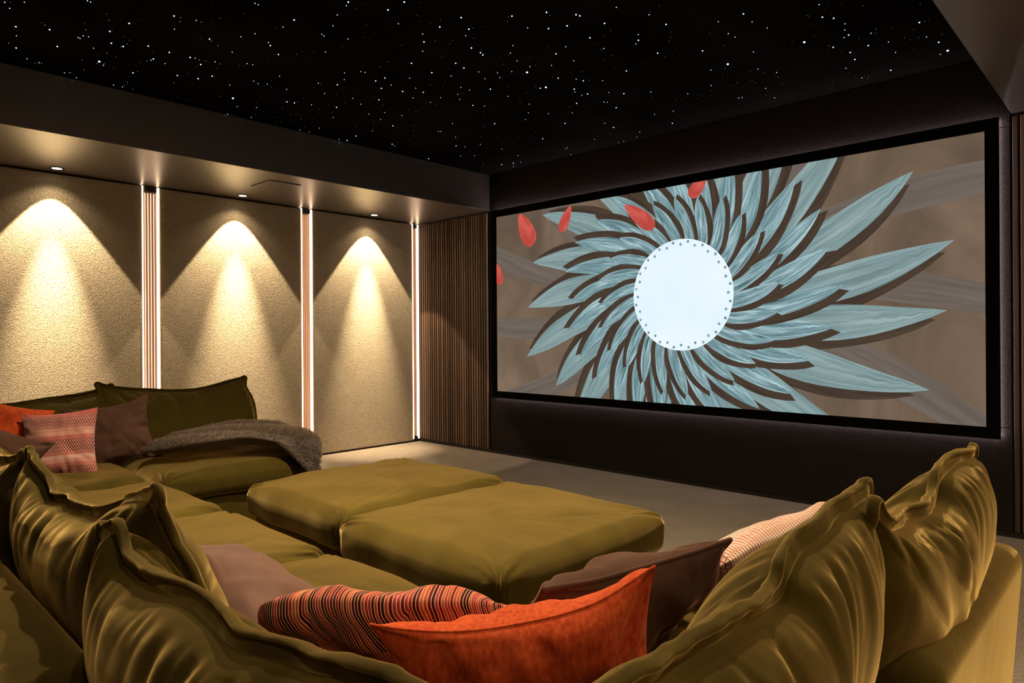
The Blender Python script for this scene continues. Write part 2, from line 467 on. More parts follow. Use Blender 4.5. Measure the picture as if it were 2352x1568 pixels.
# ---- dark woven panels behind the screen
for (x0, x1, z0, z1, lab) in [(XS + .002, XQ - .002, .03, .600, 'dark woven acoustic panel below the screen'),
                              (XS + .002, XQ - .002, 2.264, ZC - .002, 'dark woven acoustic panel above the screen'),
                              (XS + .002, XQ - .002, .603, 2.261, 'dark woven acoustic panel behind the screen, showing as a strip on its right')]:
    tag(MB().box(x0, x1, YB, YB + .034, z0, z1, .004, 2).build('acoustic_panel', M['weave']), lab, 'acoustic panel', 'woven panels of the screen wall')

# ------------------------------------------------------------------ screen
FX0, FX1, FZ0, FZ1 = -4.597, -.646, .544, 2.304
IX0, IX1, IZ0, IZ1 = -4.528, -.709, .6075, 2.2395
scr = empty('projection_screen', ((FX0 + FX1) / 2, 4.57, FZ0), 'wide projection screen in a black frame with a violet light behind it', 'screen')
mb = MB()
for a in ((FX0, IX0, FZ0, FZ1), (IX1, FX1, FZ0, FZ1), (IX0, IX1, FZ0, IZ0), (IX0, IX1, IZ1, FZ1)):
    mb.box(a[0], a[1], 4.518, 4.544, a[2], a[3])
mb.build('frame', M['frame_black'], scr)
MB().box(FX0 + .008, FX1 - .008, 4.540, 4.578, FZ0 + .008, FZ1 - .008).build('back_board', M['black_paint'], scr)
mb = MB()
e = .010
for a in ((FX0 + e, FX0 + e + .012, FZ0 + e, FZ1 - e), (FX1 - e - .012, FX1 - e, FZ0 + e, FZ1 - e), (FX0 + e, FX1 - e, FZ0 + e, FZ0 + e + .012), (FX0 + e, FX1 - e, FZ1 - e - .012, FZ1 - e)):
    mb.box(a[0], a[1], 4.580, 4.592, a[2], a[3])
tag(mb.build('light_strip', M['led_violet'], scr), 'violet-white light strip behind the frame')

# the projected picture: a plain abstract teal bloom on brown, painted as coloured faces
PICT = 1.0
def pict_mat(name, build):
    mt = bpy.data.materials.new(name); mt.use_nodes = True; nt = mt.node_tree
    for n in list(nt.nodes): nt.nodes.remove(n)
    out = nt.nodes.new('ShaderNodeOutputMaterial'); em = nt.nodes.new('ShaderNodeEmission'); em.inputs['Strength'].default_value = PICT
    nt.links.new(em.outputs[0], out.inputs[0]); nt.links.new(build(nt), em.inputs[0])
    return mt
CX, CZ = -2.593, 1.423
def bg(nt):
    v = objcoord(nt, (1.0, 1, 1))
    f = noise(nt, objcoord(nt, (.9, 1, .5)), 1.5, 4, .55, 1.5)
    return ramp(nt, f, [(.25, (.105, .072, .048)), (.5, (.165, .112, .075)), (.75, (.24, .165, .112))])
def petal(stops):
    def go(nt):
        tc = N(nt, 'ShaderNodeTexCoord'); mp = N(nt, 'ShaderNodeMapping'); mp.inputs['Scale'].default_value = (2.2, 6, 1)
        nt.links.new(tc.outputs['UV'], mp.inputs[0])
        f = noise(nt, mp.outputs[0], 1.0, 4, .6, .6)
        return ramp(nt, f, stops)
    return go
pm = [pict_mat('picture_ground', bg),
      pict_mat('picture_petal_outer', petal([(.25, (.13, .20, .205)), (.5, (.225, .325, .33)), (.75, (.36, .47, .475))])),
      pict_mat('picture_petal_inner', petal([(.28, (.05, .11, .125)), (.5, (.20, .33, .355)), (.72, (.52, .70, .74))])),
      pict_mat('picture_shade', petal([(.3, (.045, .030, .021)), (.7, (.085, .056, .038))])),
      pict_mat('picture_disc', lambda nt: ramp(nt, noise(nt, objcoord(nt), 2.0, 2), [(.3, (.74, .90, .99)), (.7, (.88, .97, 1.0))])),
      pict_mat('picture_bud', petal([(.3, (.42, .045, .035)), (.7, (.66, .12, .09))])),
      pict_mat('picture_ghost', petal([(.3, (.125, .098, .078)), (.7, (.175, .145, .12))]))]
bmp = bmesh.new(); uvp = bmp.loops.layers.uv.new('UVMap')
Y0 = 4.531
def pface(pts, mi, depth, uvs=None):
    vs = [bmp.verts.new((x_, Y0 - depth, z_)) for x_, z_ in pts]
    f = bmp.faces.new(vs); f.material_index = mi
    for i, l in enumerate(f.loops): l[uvp].uv = uvs[i] if uvs else (0, 0)
def clip(pts):
    """clip polygon (x, z, u, v) to the picture rectangle"""
    for ax, lim, sg in ((0, IX0, 1), (0, IX1, -1), (1, IZ0, 1), (1, IZ1, -1)):
        o = []
        for i in range(len(pts)):
            a, b_ = pts[i - 1], pts[i]
            ia, ib = (a[ax] - lim) * sg >= 0, (b_[ax] - lim) * sg >= 0
            if ia != ib:
                t = (lim - a[ax]) / (b_[ax] - a[ax]); o.append(tuple(a[k] + (b_[k] - a[k]) * t for k in range(4)))
            if ib: o.append(b_)
        pts = o
        if len(pts) < 3: return []
    return pts
def draw_petal(a0, r0, r1, wid, curl, mi, depth, seed, sx=1.0):
    """leaf from radius r0 to r1, turning by curl on the way; drawn as strips"""
    n = 14; rows = []
    for i in range(n + 1):
        t = i / n; r = r0 + (r1 - r0) * t
        a = a0 + curl * (t ** .8)
        w = wid * (math.sin(PI * min(1, (.22 + .78 * t)) ** 1.15) ** .8) * (1 + .06 * math.sin(seed * 3 + t * 9)) if t < 1 else 0
        dx, dz = math.cos(a), math.sin(a)
        px, pz = CX + r * dx * sx, CZ + r * dz
        rows.append(((px - dz * w, pz + dx * w), (px + dz * w, pz - dx * w), t))
    for i in range(n):
        (l0, r0_, t0), (l1, r1_, t1) = rows[i], rows[i + 1]
        q = [(*l0, t0 + seed, 0), (*r0_, t0 + seed, 1), (*r1_, t1 + seed, 1), (*l1, t1 + seed, 0)]
        q = clip(q)
        if len(q) >= 3: pface([(p[0], p[1]) for p in q], mi, depth, [(p[2], p[3]) for p in q])
pface([(IX0, IZ0), (IX1, IZ0), (IX1, IZ1), (IX0, IZ1)], 0, 0)
rp = random.Random(3)
for k in range(15):      # faint far leaves
    a = 2 * PI * k / 15 + .1
    draw_petal(a, .7, 2.0 + .5 * rp.random(), .10, -.25, 6, .0004, k * 3.1, 1.2)
n_out = 21
for k in range(n_out):
    a = 2 * PI * k / n_out + .05 * rp.random()
    L = 1.28 + .22 * rp.random() + (.10 if math.cos(a) > .3 else 0)
    draw_petal(a + .10, .4, L * .97, .150, .30, 3, .0007 + k * 2e-6, k * 1.3, 1.12)
    draw_petal(a + .14, .4, L, .115, .30, 1, .0010 + k * 8e-6, k * 1.7, 1.12)
n_mid = 26
for k in range(n_mid):
    a = 2 * PI * k / n_mid + .12
    L = .98 + .10 * rp.random()
    draw_petal(a, .36, L * 1.03, .105, .34, 3, .0013 + k * 8e-6, k * 1.3, 1.06)
    draw_petal(a + .03, .36, L, .076, .34, 2, .0013 + k * 8e-6 + 4e-6, k * 2.7 + 50, 1.06)
n_in = 24
for k in range(n_in):
    a = 2 * PI * k / n_in
    L = .72 + .06 * rp.random()
    draw_petal(a, .33, L * 1.03, .080, .30, 3, .0016 + k * 8e-6, k * 1.3)
    draw_petal(a + .03, .33, L, .058, .30, 2, .0016 + k * 8e-6 + 4e-6, k * 2.1 + 90)
pts = [(CX + .415 * math.cos(2 * PI * i / 72), CZ + .415 * math.sin(2 * PI * i / 72)) for i in range(72)]
pface(pts, 4, .0022)
for k in range(40):      # stamens round the pale heart
    a = 2 * PI * k / 40; r = .375 + (.02 if k % 2 else 0)
    c = (CX + r * math.cos(a), CZ + r * math.sin(a))
    pface([(c[0] + .011 * math.cos(2 * PI * i / 10), c[1] + .011 * math.sin(2 * PI * i / 10)) for i in range(10)], 2, .0025, [(k, i * .1) for i in range(10)])
def bud(x_, z_, w, h_, tilt):   # loose red petals in the picture
    q = []
    for i in range(24):
        a = 2 * PI * i / 24
        lx = w * math.cos(a) * (1 - .35 * math.sin(a)); lz = h_ * math.sin(a)
        q.append((x_ + lx * math.cos(tilt) - lz * math.sin(tilt), z_ + lx * math.sin(tilt) + lz * math.cos(tilt), i * .1, .5))
    q = clip(q)
    pface([(p[0], p[1]) for p in q], 5, .0030, [(p[2], p[3]) for p in q])
bud(-4.15, 2.08, .085, .17, .5); bud(-3.69, 2.12, .05, .12, -.5); bud(-2.95, 2.05, .06, .17, .9); bud(-2.45, 2.20, .05, .09, -.8); bud(-4.50, 1.7, .05, .10, .2)
me = bpy.data.meshes.new('screen_picture'); bmesh.ops.recalc_face_normals(bmp, faces=bmp.faces); bmp.to_mesh(me); bmp.free()
po = link('screen_picture', me, pm, scr)
tag(po, 'glowing teal flower picture on brown')

# ------------------------------------------------------------------ soffit fittings
def spot(loc, half_deg, power, blend, col=(1, .80, .55), radius=.012, tilt=(0, 0)):
    l = bpy.data.lights.new('spot', 'SPOT'); l.energy = power; l.spot_size = math.radians(half_deg * 2); l.spot_blend = blend
    l.color = col; l.shadow_soft_size = radius
    o = bpy.data.objects.new('spot_light', l); COL.objects.link(o); o.location = loc
    o.rotation_euler = (tilt[0], tilt[1], 0)
    return o
def downlight(x, y, lab, group, cone=185, core=1150, wide=6, soft=.10):
    root = empty('downlight', (x, y, ZS), lab, 'downlight', group)
    MB().ring((x, y), .032, .046, ZS - .004, ZS + .001).build('bezel', M['end_cap'], root, True)
    MB().disc((x, y, ZS - .0025), .033).build('lamp_face', M['lamp'], root)
    spot((x, y, ZS - .008), 36, cone, soft)
    spot((x, y, ZS - .008), 18 if soft < .5 else 22, core, 1.0)
    spot((x, y, ZS - .008), 60 if soft < .5 else 66, wide, .6)
DLY = [1.259, 2.602, 3.936]
for y_, lab in zip([-.10] + DLY, ['recessed downlight in the left soffit beyond the left edge of the photo', 'recessed downlight in the soffit above the leftmost wall panel', 'recessed downlight in the soffit beside the square plate',
                         'recessed downlight in the soffit above the wall panel nearest the screen']):
    downlight(-5.642, y_, lab, 'downlights along the left soffit')
for y_, lab, wide in zip([-.08] + DLY, ['recessed downlight in the right soffit beside the camera', 'recessed downlight in the right soffit above the sofa arm',
                                  'recessed downlight in the right soffit beyond the sofa', 'recessed downlight in the right soffit near the screen'], (25, 10, 50, 20)):
    downlight(.348, y_, lab, 'downlights along the right soffit', 20, 380, wide, 1.0)
# added fill lamps, out of view: they brighten the seat and ottoman tops
for x_, y_, pw, lab in [(-2.95, .60, 18, 'added fill lamp in the ceiling above the rear row of seats'), (-2.60, 1.48, 420, 'added fill lamp in the ceiling above the ottoman beside the throw'),
                    (-1.70, 1.90, 380, 'added fill lamp in the ceiling above the ottoman nearer the screen'), (-1.15, .60, 28, 'added fill lamp in the ceiling above the near corner of the sofa')]:
    root = empty('downlight', (x_, y_, ZC), lab, 'downlight', 'added fill lamps above the seats')
    MB().ring((x_, y_), .032, .046, ZC - .004, ZC + .001).build('bezel', M['end_cap'], root, True)
    MB().disc((x_, y_, ZC - .0025), .033).build('lamp_face', M['lamp'], root)
    spot((x_, y_, ZC - .008), 62, pw, 1.0, radius=.03)
sp_ = empty('ceiling_speaker', (-5.08, 2.61, ZS), 'flush square speaker plate in the left soffit', 'speaker')
MB().box(-5.235, -4.925, 2.48, 2.745, ZS - .004, ZS + .002).build('shadow_gap', M['black_paint'], sp_)
MB().box(-5.232, -4.931, 2.486, 2.742, ZS - .007, ZS + .002, .001, 1).build('cover_plate', M['soffit'], sp_)

# ------------------------------------------------------------------ stars
def star_mesh(r, mt, n=10):
    bm = bmesh.new()
    bmesh.ops.create_uvsphere(bm, u_segments=n, v_segments=6, radius=r)
    me = bpy.data.meshes.new('star_light'); bm.to_mesh(me); bm.free(); me.materials.append(mt)
    return me
sm = {1: star_mesh(.0015, M['star_dim']), 2: star_mesh(.0022, M['star']), 3: star_mesh(.0034, M['star_big']), 4: star_mesh(.0058, M['star_big'])}
# pixels read off the photograph: (crop origin, crop scale, [(u, v, size)])
S = []
def crop(ox, k, txt):
    for q in txt.split():
        a, b_, c_ = q.split(','); S.append((ox + float(a) / k, float(b_) / k, int(c_)))
crop(0, 2.94, '32,14,2 165,13,2 65,54,2 590,4,2 612,12,2 737,136,1 107,178,3 304,169,1 335,198,3 578,200,1 742,210,3 872,156,3 1175,106,3 1220,118,1 1216,144,1 1178,195,2 1325,136,2 1360,149,1 '
     '111,240,2 59,289,1 109,322,3 527,251,2 540,258,2 562,240,2 598,247,2 387,312,3 632,324,2 752,290,3 819,314,1 832,312,3 858,296,1 1001,309,3 1143,352,3 1415,262,3 1429,275,1 1472,306,1 '
     '183,395,2 238,425,1 264,422,2 281,426,1 556,405,1 655,428,1 670,413,4 697,439,2 703,430,1 723,358,1 435,491,2 468,491,1 476,490,1 569,470,1 516,524,2 767,573,2 827,586,2 840,575,1 860,552,1 '
     '993,411,1 1020,405,2 1035,396,3 1115,428,2 898,490,3 929,481,1 1284,386,3 1318,391,2 1345,403,1 1356,434,3 1390,410,1 1452,416,2 1486,430,1 1198,508,3 1174,557,1 1337,529,3 1299,562,1 '
     '1433,512,3 1448,516,1 1552,573,2 1573,661,4 1538,673,1 1602,719,2 1568,351,2 1627,247,2 1722,226,2 1722,21,2 1744,30,2 1813,286,2 1825,306,3 1880,366,3 1848,365,1 1868,190,1 1911,181,2 1986,133,3 '
     '1668,428,2 1707,435,2 1613,443,1 1713,546,2 1743,563,2 1805,567,2 1782,580,1 1828,585,1 1888,513,2 1936,602,2 1845,626,1 1757,647,1 1938,686,3 1920,681,1 1988,693,3 2010,687,1 2048,663,1 1732,725,2 '
     '1907,724,1 1945,752,1 1538,769,2 1492,762,1 1562,771,1 1580,774,1 1698,791,2 1837,793,1 1861,791,1 1860,830,1 1960,821,1 2034,802,1 2058,858,1 2027,876,2 2089,889,2 2104,706,2 2111,792,1 2157,864,2 '
     '1165,676,1 1255,673,1 1290,685,1 1315,673,1 1385,711,1 2077,426,1 2118,353,1 2197,350,2 2249,173,2 2277,99,2')
crop(700, 2.94, '294,12,3 281,37,2 347,61,1 219,99,2 191,173,2 115,229,2 130,241,2 293,262,2 405,252,1 434,252,1 140,350,2 60,353,1 20,427,1 562,65,3 672,12,3 632,159,2 760,101,1 851,153,1 912,180,3 797,228,2 805,281,3 797,344,2 '
     '657,305,1 1056,117,3 1108,195,3 1135,190,1 1087,239,2 880,274,1 1001,273,1 978,295,1 936,336,1 925,382,1 1125,322,3 1187,354,3 1202,369,3 1213,364,1 1399,107,3 1367,142,1 1505,186,2 1633,81,3 1646,191,3 1771,173,3 1832,97,3 1857,105,3 '
     '2024,156,3 2104,48,2 2065,204,1 1926,253,3 1977,294,1 2019,326,2 2252,232,2 2253,270,3 2236,296,2 2325,98,2 1762,314,2 1641,314,1 1406,306,2 1389,357,2 1375,368,1 1434,409,2 1339,434,1 1522,386,1 1520,448,2 1501,486,4 1398,482,2 1317,523,2 '
     '1301,491,2 1696,362,3 1666,440,2 1776,411,1 1816,409,2 1809,486,1 1711,526,3 1833,533,2 1881,544,3 1820,600,3 1824,619,2 1871,642,2 1910,633,3 1836,696,3 2020,687,2 2043,689,2 2103,725,3 2052,623,2 2155,631,3 2172,477,3 2153,430,1 2091,451,1 2012,543,2 '
     '502,384,1 562,415,1 721,425,3 392,450,1 379,482,2 407,487,2 541,525,3 479,545,3 517,595,3 583,573,2 660,616,3 709,526,2 858,489,3 1019,425,3 1075,457,3 987,511,2 1176,484,2 1217,530,2 951,538,1 933,581,1 1054,589,2 1113,607,2 1253,600,3 1033,636,2 1046,669,2 '
     '800,622,3 749,594,2 731,659,2 848,690,2 917,658,2 1135,710,3 1214,714,2 1206,752,1 1372,649,2 1371,582,1 1497,626,1 1516,702,2 1591,594,3 1628,587,4 1612,644,1 1452,687,1 1510,760,2 1553,750,1 1490,806,2 1646,766,2 1283,834,3 1758,831,3 1806,760,2 1525,869,1 1467,896,1 '
     '1607,935,3 2085,859,3 2026,831,2 1923,877,1 1838,874,1 2118,962,2 2154,953,2 2243,925,2 2262,890,2 1956,940,2 2014,1004,3 1894,1030,2 1844,1040,1 1796,1043,2 1762,1003,2 1773,996,2 '
     '92,560,2 109,570,1 62,591,1 124,597,1 220,571,3 197,535,1 267,536,2 269,491,2 337,617,1 214,633,1 134,630,2 155,675,1 163,710,1 324,662,2 270,694,1 379,702,2 472,656,1 500,672,3 528,706,1 215,723,3 186,760,1 192,792,2 176,797,1 53,792,1 434,768,2 541,758,2 512,806,2 656,779,2 '
     '595,848,3 349,853,1 465,823,1 457,882,2 317,822,1 99,864,2 257,882,1 346,917,3 232,939,2 286,946,3 405,973,1 380,959,1 32,889,2 590,972,3 606,983,2 582,998,1 738,917,1 805,997,1 749,972,1 836,1070,3 904,887,2 920,886,2 998,832,2 1018,925,2 1026,935,1 1022,983,3 1082,990,2 1090,866,1 '
     '1207,847,1 1296,923,1 1186,974,2 1223,996,1 1332,1005,2 1051,1051,2 1147,1049,2 1094,1080,1 972,1106,1 1121,1137,1 1205,1106,1 1255,1168,1 1299,1141,1 1330,1110,3 1365,1137,1 1409,1100,3 1409,1123,2 1427,1087,1 1440,1049,2 1459,1094,2 1515,1062,1 1507,1109,1 1579,1078,1 1645,1062,1 1659,1086,2')
crop(1400, 2.4706, '38,40,2 224,82,2 321,137,3 349,181,1 163,228,3 273,300,3 314,318,1 384,272,1 96,402,3 760,77,3 617,122,2 809,123,2 674,190,2 713,209,2 528,287,3 671,362,4 895,158,2 1189,25,2 1218,53,1 1117,86,1 1208,96,3 1272,102,3 1336,134,2 1335,169,2 1357,197,3 1331,212,2 1484,187,2 '
     '1105,237,4 1269,267,3 1245,259,1 1036,238,1 1366,296,3 1392,336,3 1468,257,3 1416,218,1 1583,237,2 1596,397,3 1623,296,2 1637,323,1 1758,126,3 1789,122,1 1811,116,1 1799,208,2 1753,212,1 1868,238,3 1919,285,4 1877,307,2 1841,325,1 1707,225,1 1675,213,1 816,293,2 831,302,1 842,391,2 798,405,1 '
     '948,410,2 575,396,2 642,419,1 1088,427,1 1015,452,1 1264,469,1 1262,504,1 1342,386,2 1357,410,1 1432,441,2 1448,435,1 1470,432,1 576,484,2 580,514,1 444,531,2 808,457,1 828,468,1 724,469,1 886,500,2 937,554,2 1062,544,1 1109,568,1 733,555,2 752,552,2 530,542,1 407,567,1 255,647,2 357,698,3 '
     '402,716,1 171,748,2 155,778,1 268,735,1 234,521,2 243,548,1 82,531,3 38,610,3 22,722,3 362,630,2')
S = list(dict.fromkeys(S))
keep = []
for a in S:
    if all((a[0] - q[0]) ** 2 + (a[1] - q[1]) ** 2 > 4 for q in keep): keep.append(a)
big = sorted(keep, key=lambda q: -q[2])
def inside(p): return XS + .01 < p.x < XQ - .01 and p.y < YB - .02
pos = [(ceil_point(u_, v_, ZC), sz, u_, v_) for u_, v_, sz in big]
pos = [q for q in pos if inside(q[0])]
star_lab = {4: 'brightest blue-white star light in the black ceiling', 3: 'bright blue-white pinpoint star light in the black ceiling',
            2: 'small white pinpoint star light in the black ceiling', 1: 'faint tiny pinpoint star light in the black ceiling'}
for p, sz, u_, v_ in pos[:296]:
    o = bpy.data.objects.new('star_light', sm[sz]); COL.objects.link(o)
    o.location = (p.x, p.y, ZC - .001)
    tag(o, star_lab[sz], 'star light', 'star lights in the ceiling, ' + {4: 'the brightest', 3: 'bright', 2: 'small', 1: 'faint'}[sz])
rest = [(q[0], q[1]) for q in pos[296:]]
rr = random.Random(11)
for k in range(420):
    p = Vector((rr.uniform(XS + .03, XQ - .05), rr.uniform(YK + .1, YB - .06), ZC)); rest.append((p, 1))
bm = bmesh.new()
for p, sz in rest:
    r = .0018 if sz == 2 else rr.uniform(.0007, .0013)
    bmesh.ops.create_icosphere(bm, subdivisions=1, radius=r, matrix=Matrix.Translation((p.x, p.y, ZC - .001)))
me = bpy.data.meshes.new('star_field'); bm.to_mesh(me); bm.free()
tag(link('star_field', me, M['star_dim']), 'faintest scattered star lights across the black ceiling', 'star lights', kind='stuff')

# ------------------------------------------------------------------ soft furnishings
def pleats(S_, T_, L, seed, n, depth, wid, conv=.45, slant=.2, ln_=(.06, .20)):
    """creases running away from the seam t=0; S_ in metres along, T_ in metres away"""
    rng = random.Random(seed); D = np.zeros_like(S_)
    for k in range(n):
        s0 = rng.uniform(.02, .98) * L; ln = rng.uniform(*ln_); w = wid * rng.uniform(.6, 1.5); d = depth * rng.uniform(.3, 1.0)
        m_ = rng.uniform(-slant, slant) + conv * (1 - 2 * s0 / L)
        ww = w * (1 + 1.5 * T_ / ln)
        x_ = (S_ - s0 - m_ * T_ - .012 * np.sin(T_ * 16 + k) - m_ * .8 * T_ * T_ / .3) / ww
        f = np.exp(-(T_ / ln) ** 2) * np.minimum(1, T_ / .02)
        D += -d * np.exp(-np.abs(x_) ** 1.5) * f + .2 * d * np.exp(-((np.abs(x_) - 2.2) / 1.4) ** 2) * f
    return D

def back_cushion(parent, seam, bot, nrm, t_out, t_in, seed, label=None, nu=190, nv=130, flop=.55, fl_w=.024, np_=26, depth=.0050, wave=.012, edge=.35):
    """big loose sofa-back cushion. seam: flange crest from end to end; bot: (a, b) lower edge; nrm: horizontal, towards the sofa's outside"""
    nrm = np.array(nrm, float)
    uu = np.linspace(-1, 1, nu); su = .5 + .5 * np.sign(uu) * (1 - (1 - np.abs(uu)) ** 1.35); tv = np.linspace(0, 1, nv) ** 1.5
    top = catmull(seam, su); top[:, 2] -= fl_w * .8
    bl = np.array(bot[0]) * (1 - su)[:, None] + np.array(bot[1]) * su[:, None]
    W = np.linalg.norm(top[-1] - top[0]); H = np.mean(np.linalg.norm(top - bl, axis=1))
    ax = (bl[-1] - bl[0]); ax /= np.linalg.norm(ax)
    inset = fl_w * .75                                     # body stops short of the flange tips
    sx = (su - .5) * 2
    top += -ax * (inset * sx * np.abs(sx) ** 3)[:, None]
    top += nrm * (wave * vnoise(su * 7, su * 0 + .5, seed) + wave * .6 * vnoise(su * 13, su * 0 + 2.5, seed + 5))[:, None]
    G = top[:, None, :] * (1 - tv)[None, :, None] + bl[:, None, :] * tv[None, :, None]
    # sides: pinched just under the tips, full lower down
    side = (.030 * np.sin(PI * np.clip(tv, 0, 1)) ** 1.0 - .018 * np.exp(-((tv - .12) / .10) ** 2))
    G = G + ax * ((np.abs(sx) ** 3 * sx)[:, None] * side[None])[..., None]
    env = np.sqrt(np.clip(1 - np.clip((np.abs(sx) - edge) / (1 - edge), 0, 1) ** 2, 0, 1))
    prof = np.sqrt(np.clip(1 - (1 - np.minimum(tv / .56, 1)) ** 2, 0, 1)) * np.sqrt(np.clip(1 - tv ** 6, 0, 1))
    Sm, Tm = np.meshgrid(su * W, tv * H, indexing='ij')
    surf = []
    for sd, th in ((1, t_out), (-1, t_in)):
        e2 = env[:, None] * prof[None]
        P = G + nrm * (sd * th * e2)[..., None]
        P[..., 2] -= .035 * e2 * np.exp(-((tv - 1) / .25) ** 2)[None]
        n_ = normals(P); n_ *= np.sign((n_ * nrm).sum(-1).mean()) * sd
        D = pleats(Sm, Tm, W, seed * 7 + sd + 3, np_, depth, .0078)
        D += pleats(Sm, Tm, W, seed * 17 + sd + 3, 4, depth * 1.1, .016, .75, .3, (.2, .36))
        D += pleats(Sm, Tm, W, seed * 19 + sd + 3, 44, depth * .45, .0055, .3, .3, (.03, .08))
        e = np.minimum(Sm, W - Sm)
        D += pleats(Tm, e, H, seed * 11 + sd + 5, 9, depth * .7, .009, .4, .5, (.05, .14)) * np.clip(Tm / .05, 0, 1)
        D += .006 * vnoise(Sm * 3, Tm * 3, seed + 20 + sd) + .003 * vnoise(Sm * 9 + Tm * 4, Tm * 8, seed + 30 + sd)
        ed = np.minimum(1, np.minimum(np.minimum(e / .02, Tm / .012), (H - Tm) / .03)); ed = np.clip(ed, 0, 1)
        P = P + n_ * (D * ed)[..., None]
        surf.append((P, np.stack([Sm, Tm], -1), sd < 0))
    body = grid_mesh('back_cushion', surf, M['velvet'], parent)
    if label: body['label'] = label
    # flange round both sides and the top
    base = surf[0][0]
    jl = int(nv * .97)
    path = np.concatenate([base[0, jl:0:-1], base[:, 0], base[-1, 1:jl]])
    upv = np.array([0, 0, 1.0])
    nL, nT = jl, nu
    out = np.concatenate([np.repeat([-ax], nL, 0), np.repeat([upv], nT, 0), np.repeat([ax], len(path) - nL - nT, 0)])
    # rounded turn at the two tips
    for it in range(9):
        o2 = out.copy(); o2[1:-1] = (out[:-2] + out[1:-1] * 1.0 + out[2:]) / 3; out = o2
    out /= np.linalg.norm(out, axis=1, keepdims=True)
    corner = np.ones(len(path)) * 1.0
    for c in (nL, nL + nT - 1): corner += .35 * np.exp(-((np.arange(len(path)) - c) / 4.0) ** 2)
    P, T = ribbon(path, out * corner[:, None], np.repeat([nrm], len(path), 0), fl_w, .0052, 1.25, seed + 40, flop, 5.0, .006)
    fl = grid_mesh('flange', [(P, T, False)], M['velvet'], body)
    return body

def pillow(name, c, a, b_, W, H, T, mat, label, cat='cushion', group=None, seed=1, piping=None, pin=.10, n=72, depth=.007, sag=0.0, np_=16, blunt=2.2):
    """loose scatter cushion: c centre, a width axis, b height axis"""
    a = Vector(a).normalized(); b_ = Vector(b_); b_ = (b_ - a * b_.dot(a)).normalized(); nn = a.cross(b_)
    a, b_, nn = map(np.array, (a, b_, nn)); c = np.array(c, float)
    s = np.sin(np.linspace(-PI / 2, PI / 2, n)); S_, T_ = np.meshgrid(s, s, indexing='ij')
    X = S_ * W / 2 * (1 - pin * (1 - T_ ** 2) * np.abs(S_) ** 2)
    Yv = T_ * H / 2 * (1 - pin * (1 - S_ ** 2) * np.abs(T_) ** 2)
    th = T / 2 * ((1 - np.abs(S_) ** blunt).clip(0) * (1 - np.abs(T_) ** blunt).clip(0)) ** .52
    if blunt > 3:
        k_ = 1 - .10 * (S_ * T_) ** 4; X = X * k_; Yv = Yv * k_
    wav = .008 * vnoise(S_ * 2 + 5, T_ * 2 + 5, seed) + sag * (S_ ** 2)
    surf = []
    for sd in (1, -1):
        d = np.zeros_like(S_)
        for (e, along, L) in (((1 - T_) * H / 2, (S_ + 1) * W / 2, W), ((1 + T_) * H / 2, (S_ + 1) * W / 2, W), ((1 - S_) * W / 2, (T_ + 1) * H / 2, H), ((1 + S_) * W / 2, (T_ + 1) * H / 2, H)):
            d += pleats(along, e, L, seed * 13 + int(sd * 3 + L * 100), np_ // 2, depth, .009) * .8
        d += .012 * vnoise(S_ * 2.2 + 3, T_ * 2.2 + 7, seed + 3 + sd) + .006 * vnoise(S_ * 5 + 3, T_ * 5 + 7, seed + 9 + sd)
        ed = np.clip(np.minimum((1 - np.abs(S_)), (1 - np.abs(T_))) / .06, 0, 1)
        z = sd * th + sd * d * ed + wav
        P = c + X[..., None] * a + Yv[..., None] * b_ + z[..., None] * nn
        surf.append((P, np.stack([(S_ + 1) / 2, (T_ + 1) / 2], -1), sd < 0))
    o = grid_mesh(name, surf, mat)
    tag(o, label, cat, group)
    if piping:
        B = surf[0][0]
        loop = np.concatenate([B[:-1, 0], B[-1, :-1], B[:0:-1, -1], B[0, :0:-1]])
        tube(loop, .0045 if piping is True else piping, 'piping', mat, o, True)
    return o

def tube(path, r, name, mat, parent, closed=False, n=8):
    path = np.asarray(path); m_ = len(path)
    t = np.roll(path, -1, 0) - np.roll(path, 1, 0) if closed else np.gradient(path, axis=0)
    t /= np.linalg.norm(t, axis=1, keepdims=True) + 1e-9
    ref = np.array([.31, .27, .91]); u_ = np.cross(t, ref); u_ /= np.linalg.norm(u_, axis=1, keepdims=True) + 1e-9; w = np.cross(t, u_)
    P = np.stack([path + r * (math.cos(2 * PI * k / n) * u_ + math.sin(2 * PI * k / n) * w) for k in range(n + 1)], 1)
    if closed: P = np.concatenate([P, P[:1]])
    T = np.zeros(P.shape[:2] + (2,)); return grid_mesh(name, [(P, T, False)], mat, parent)

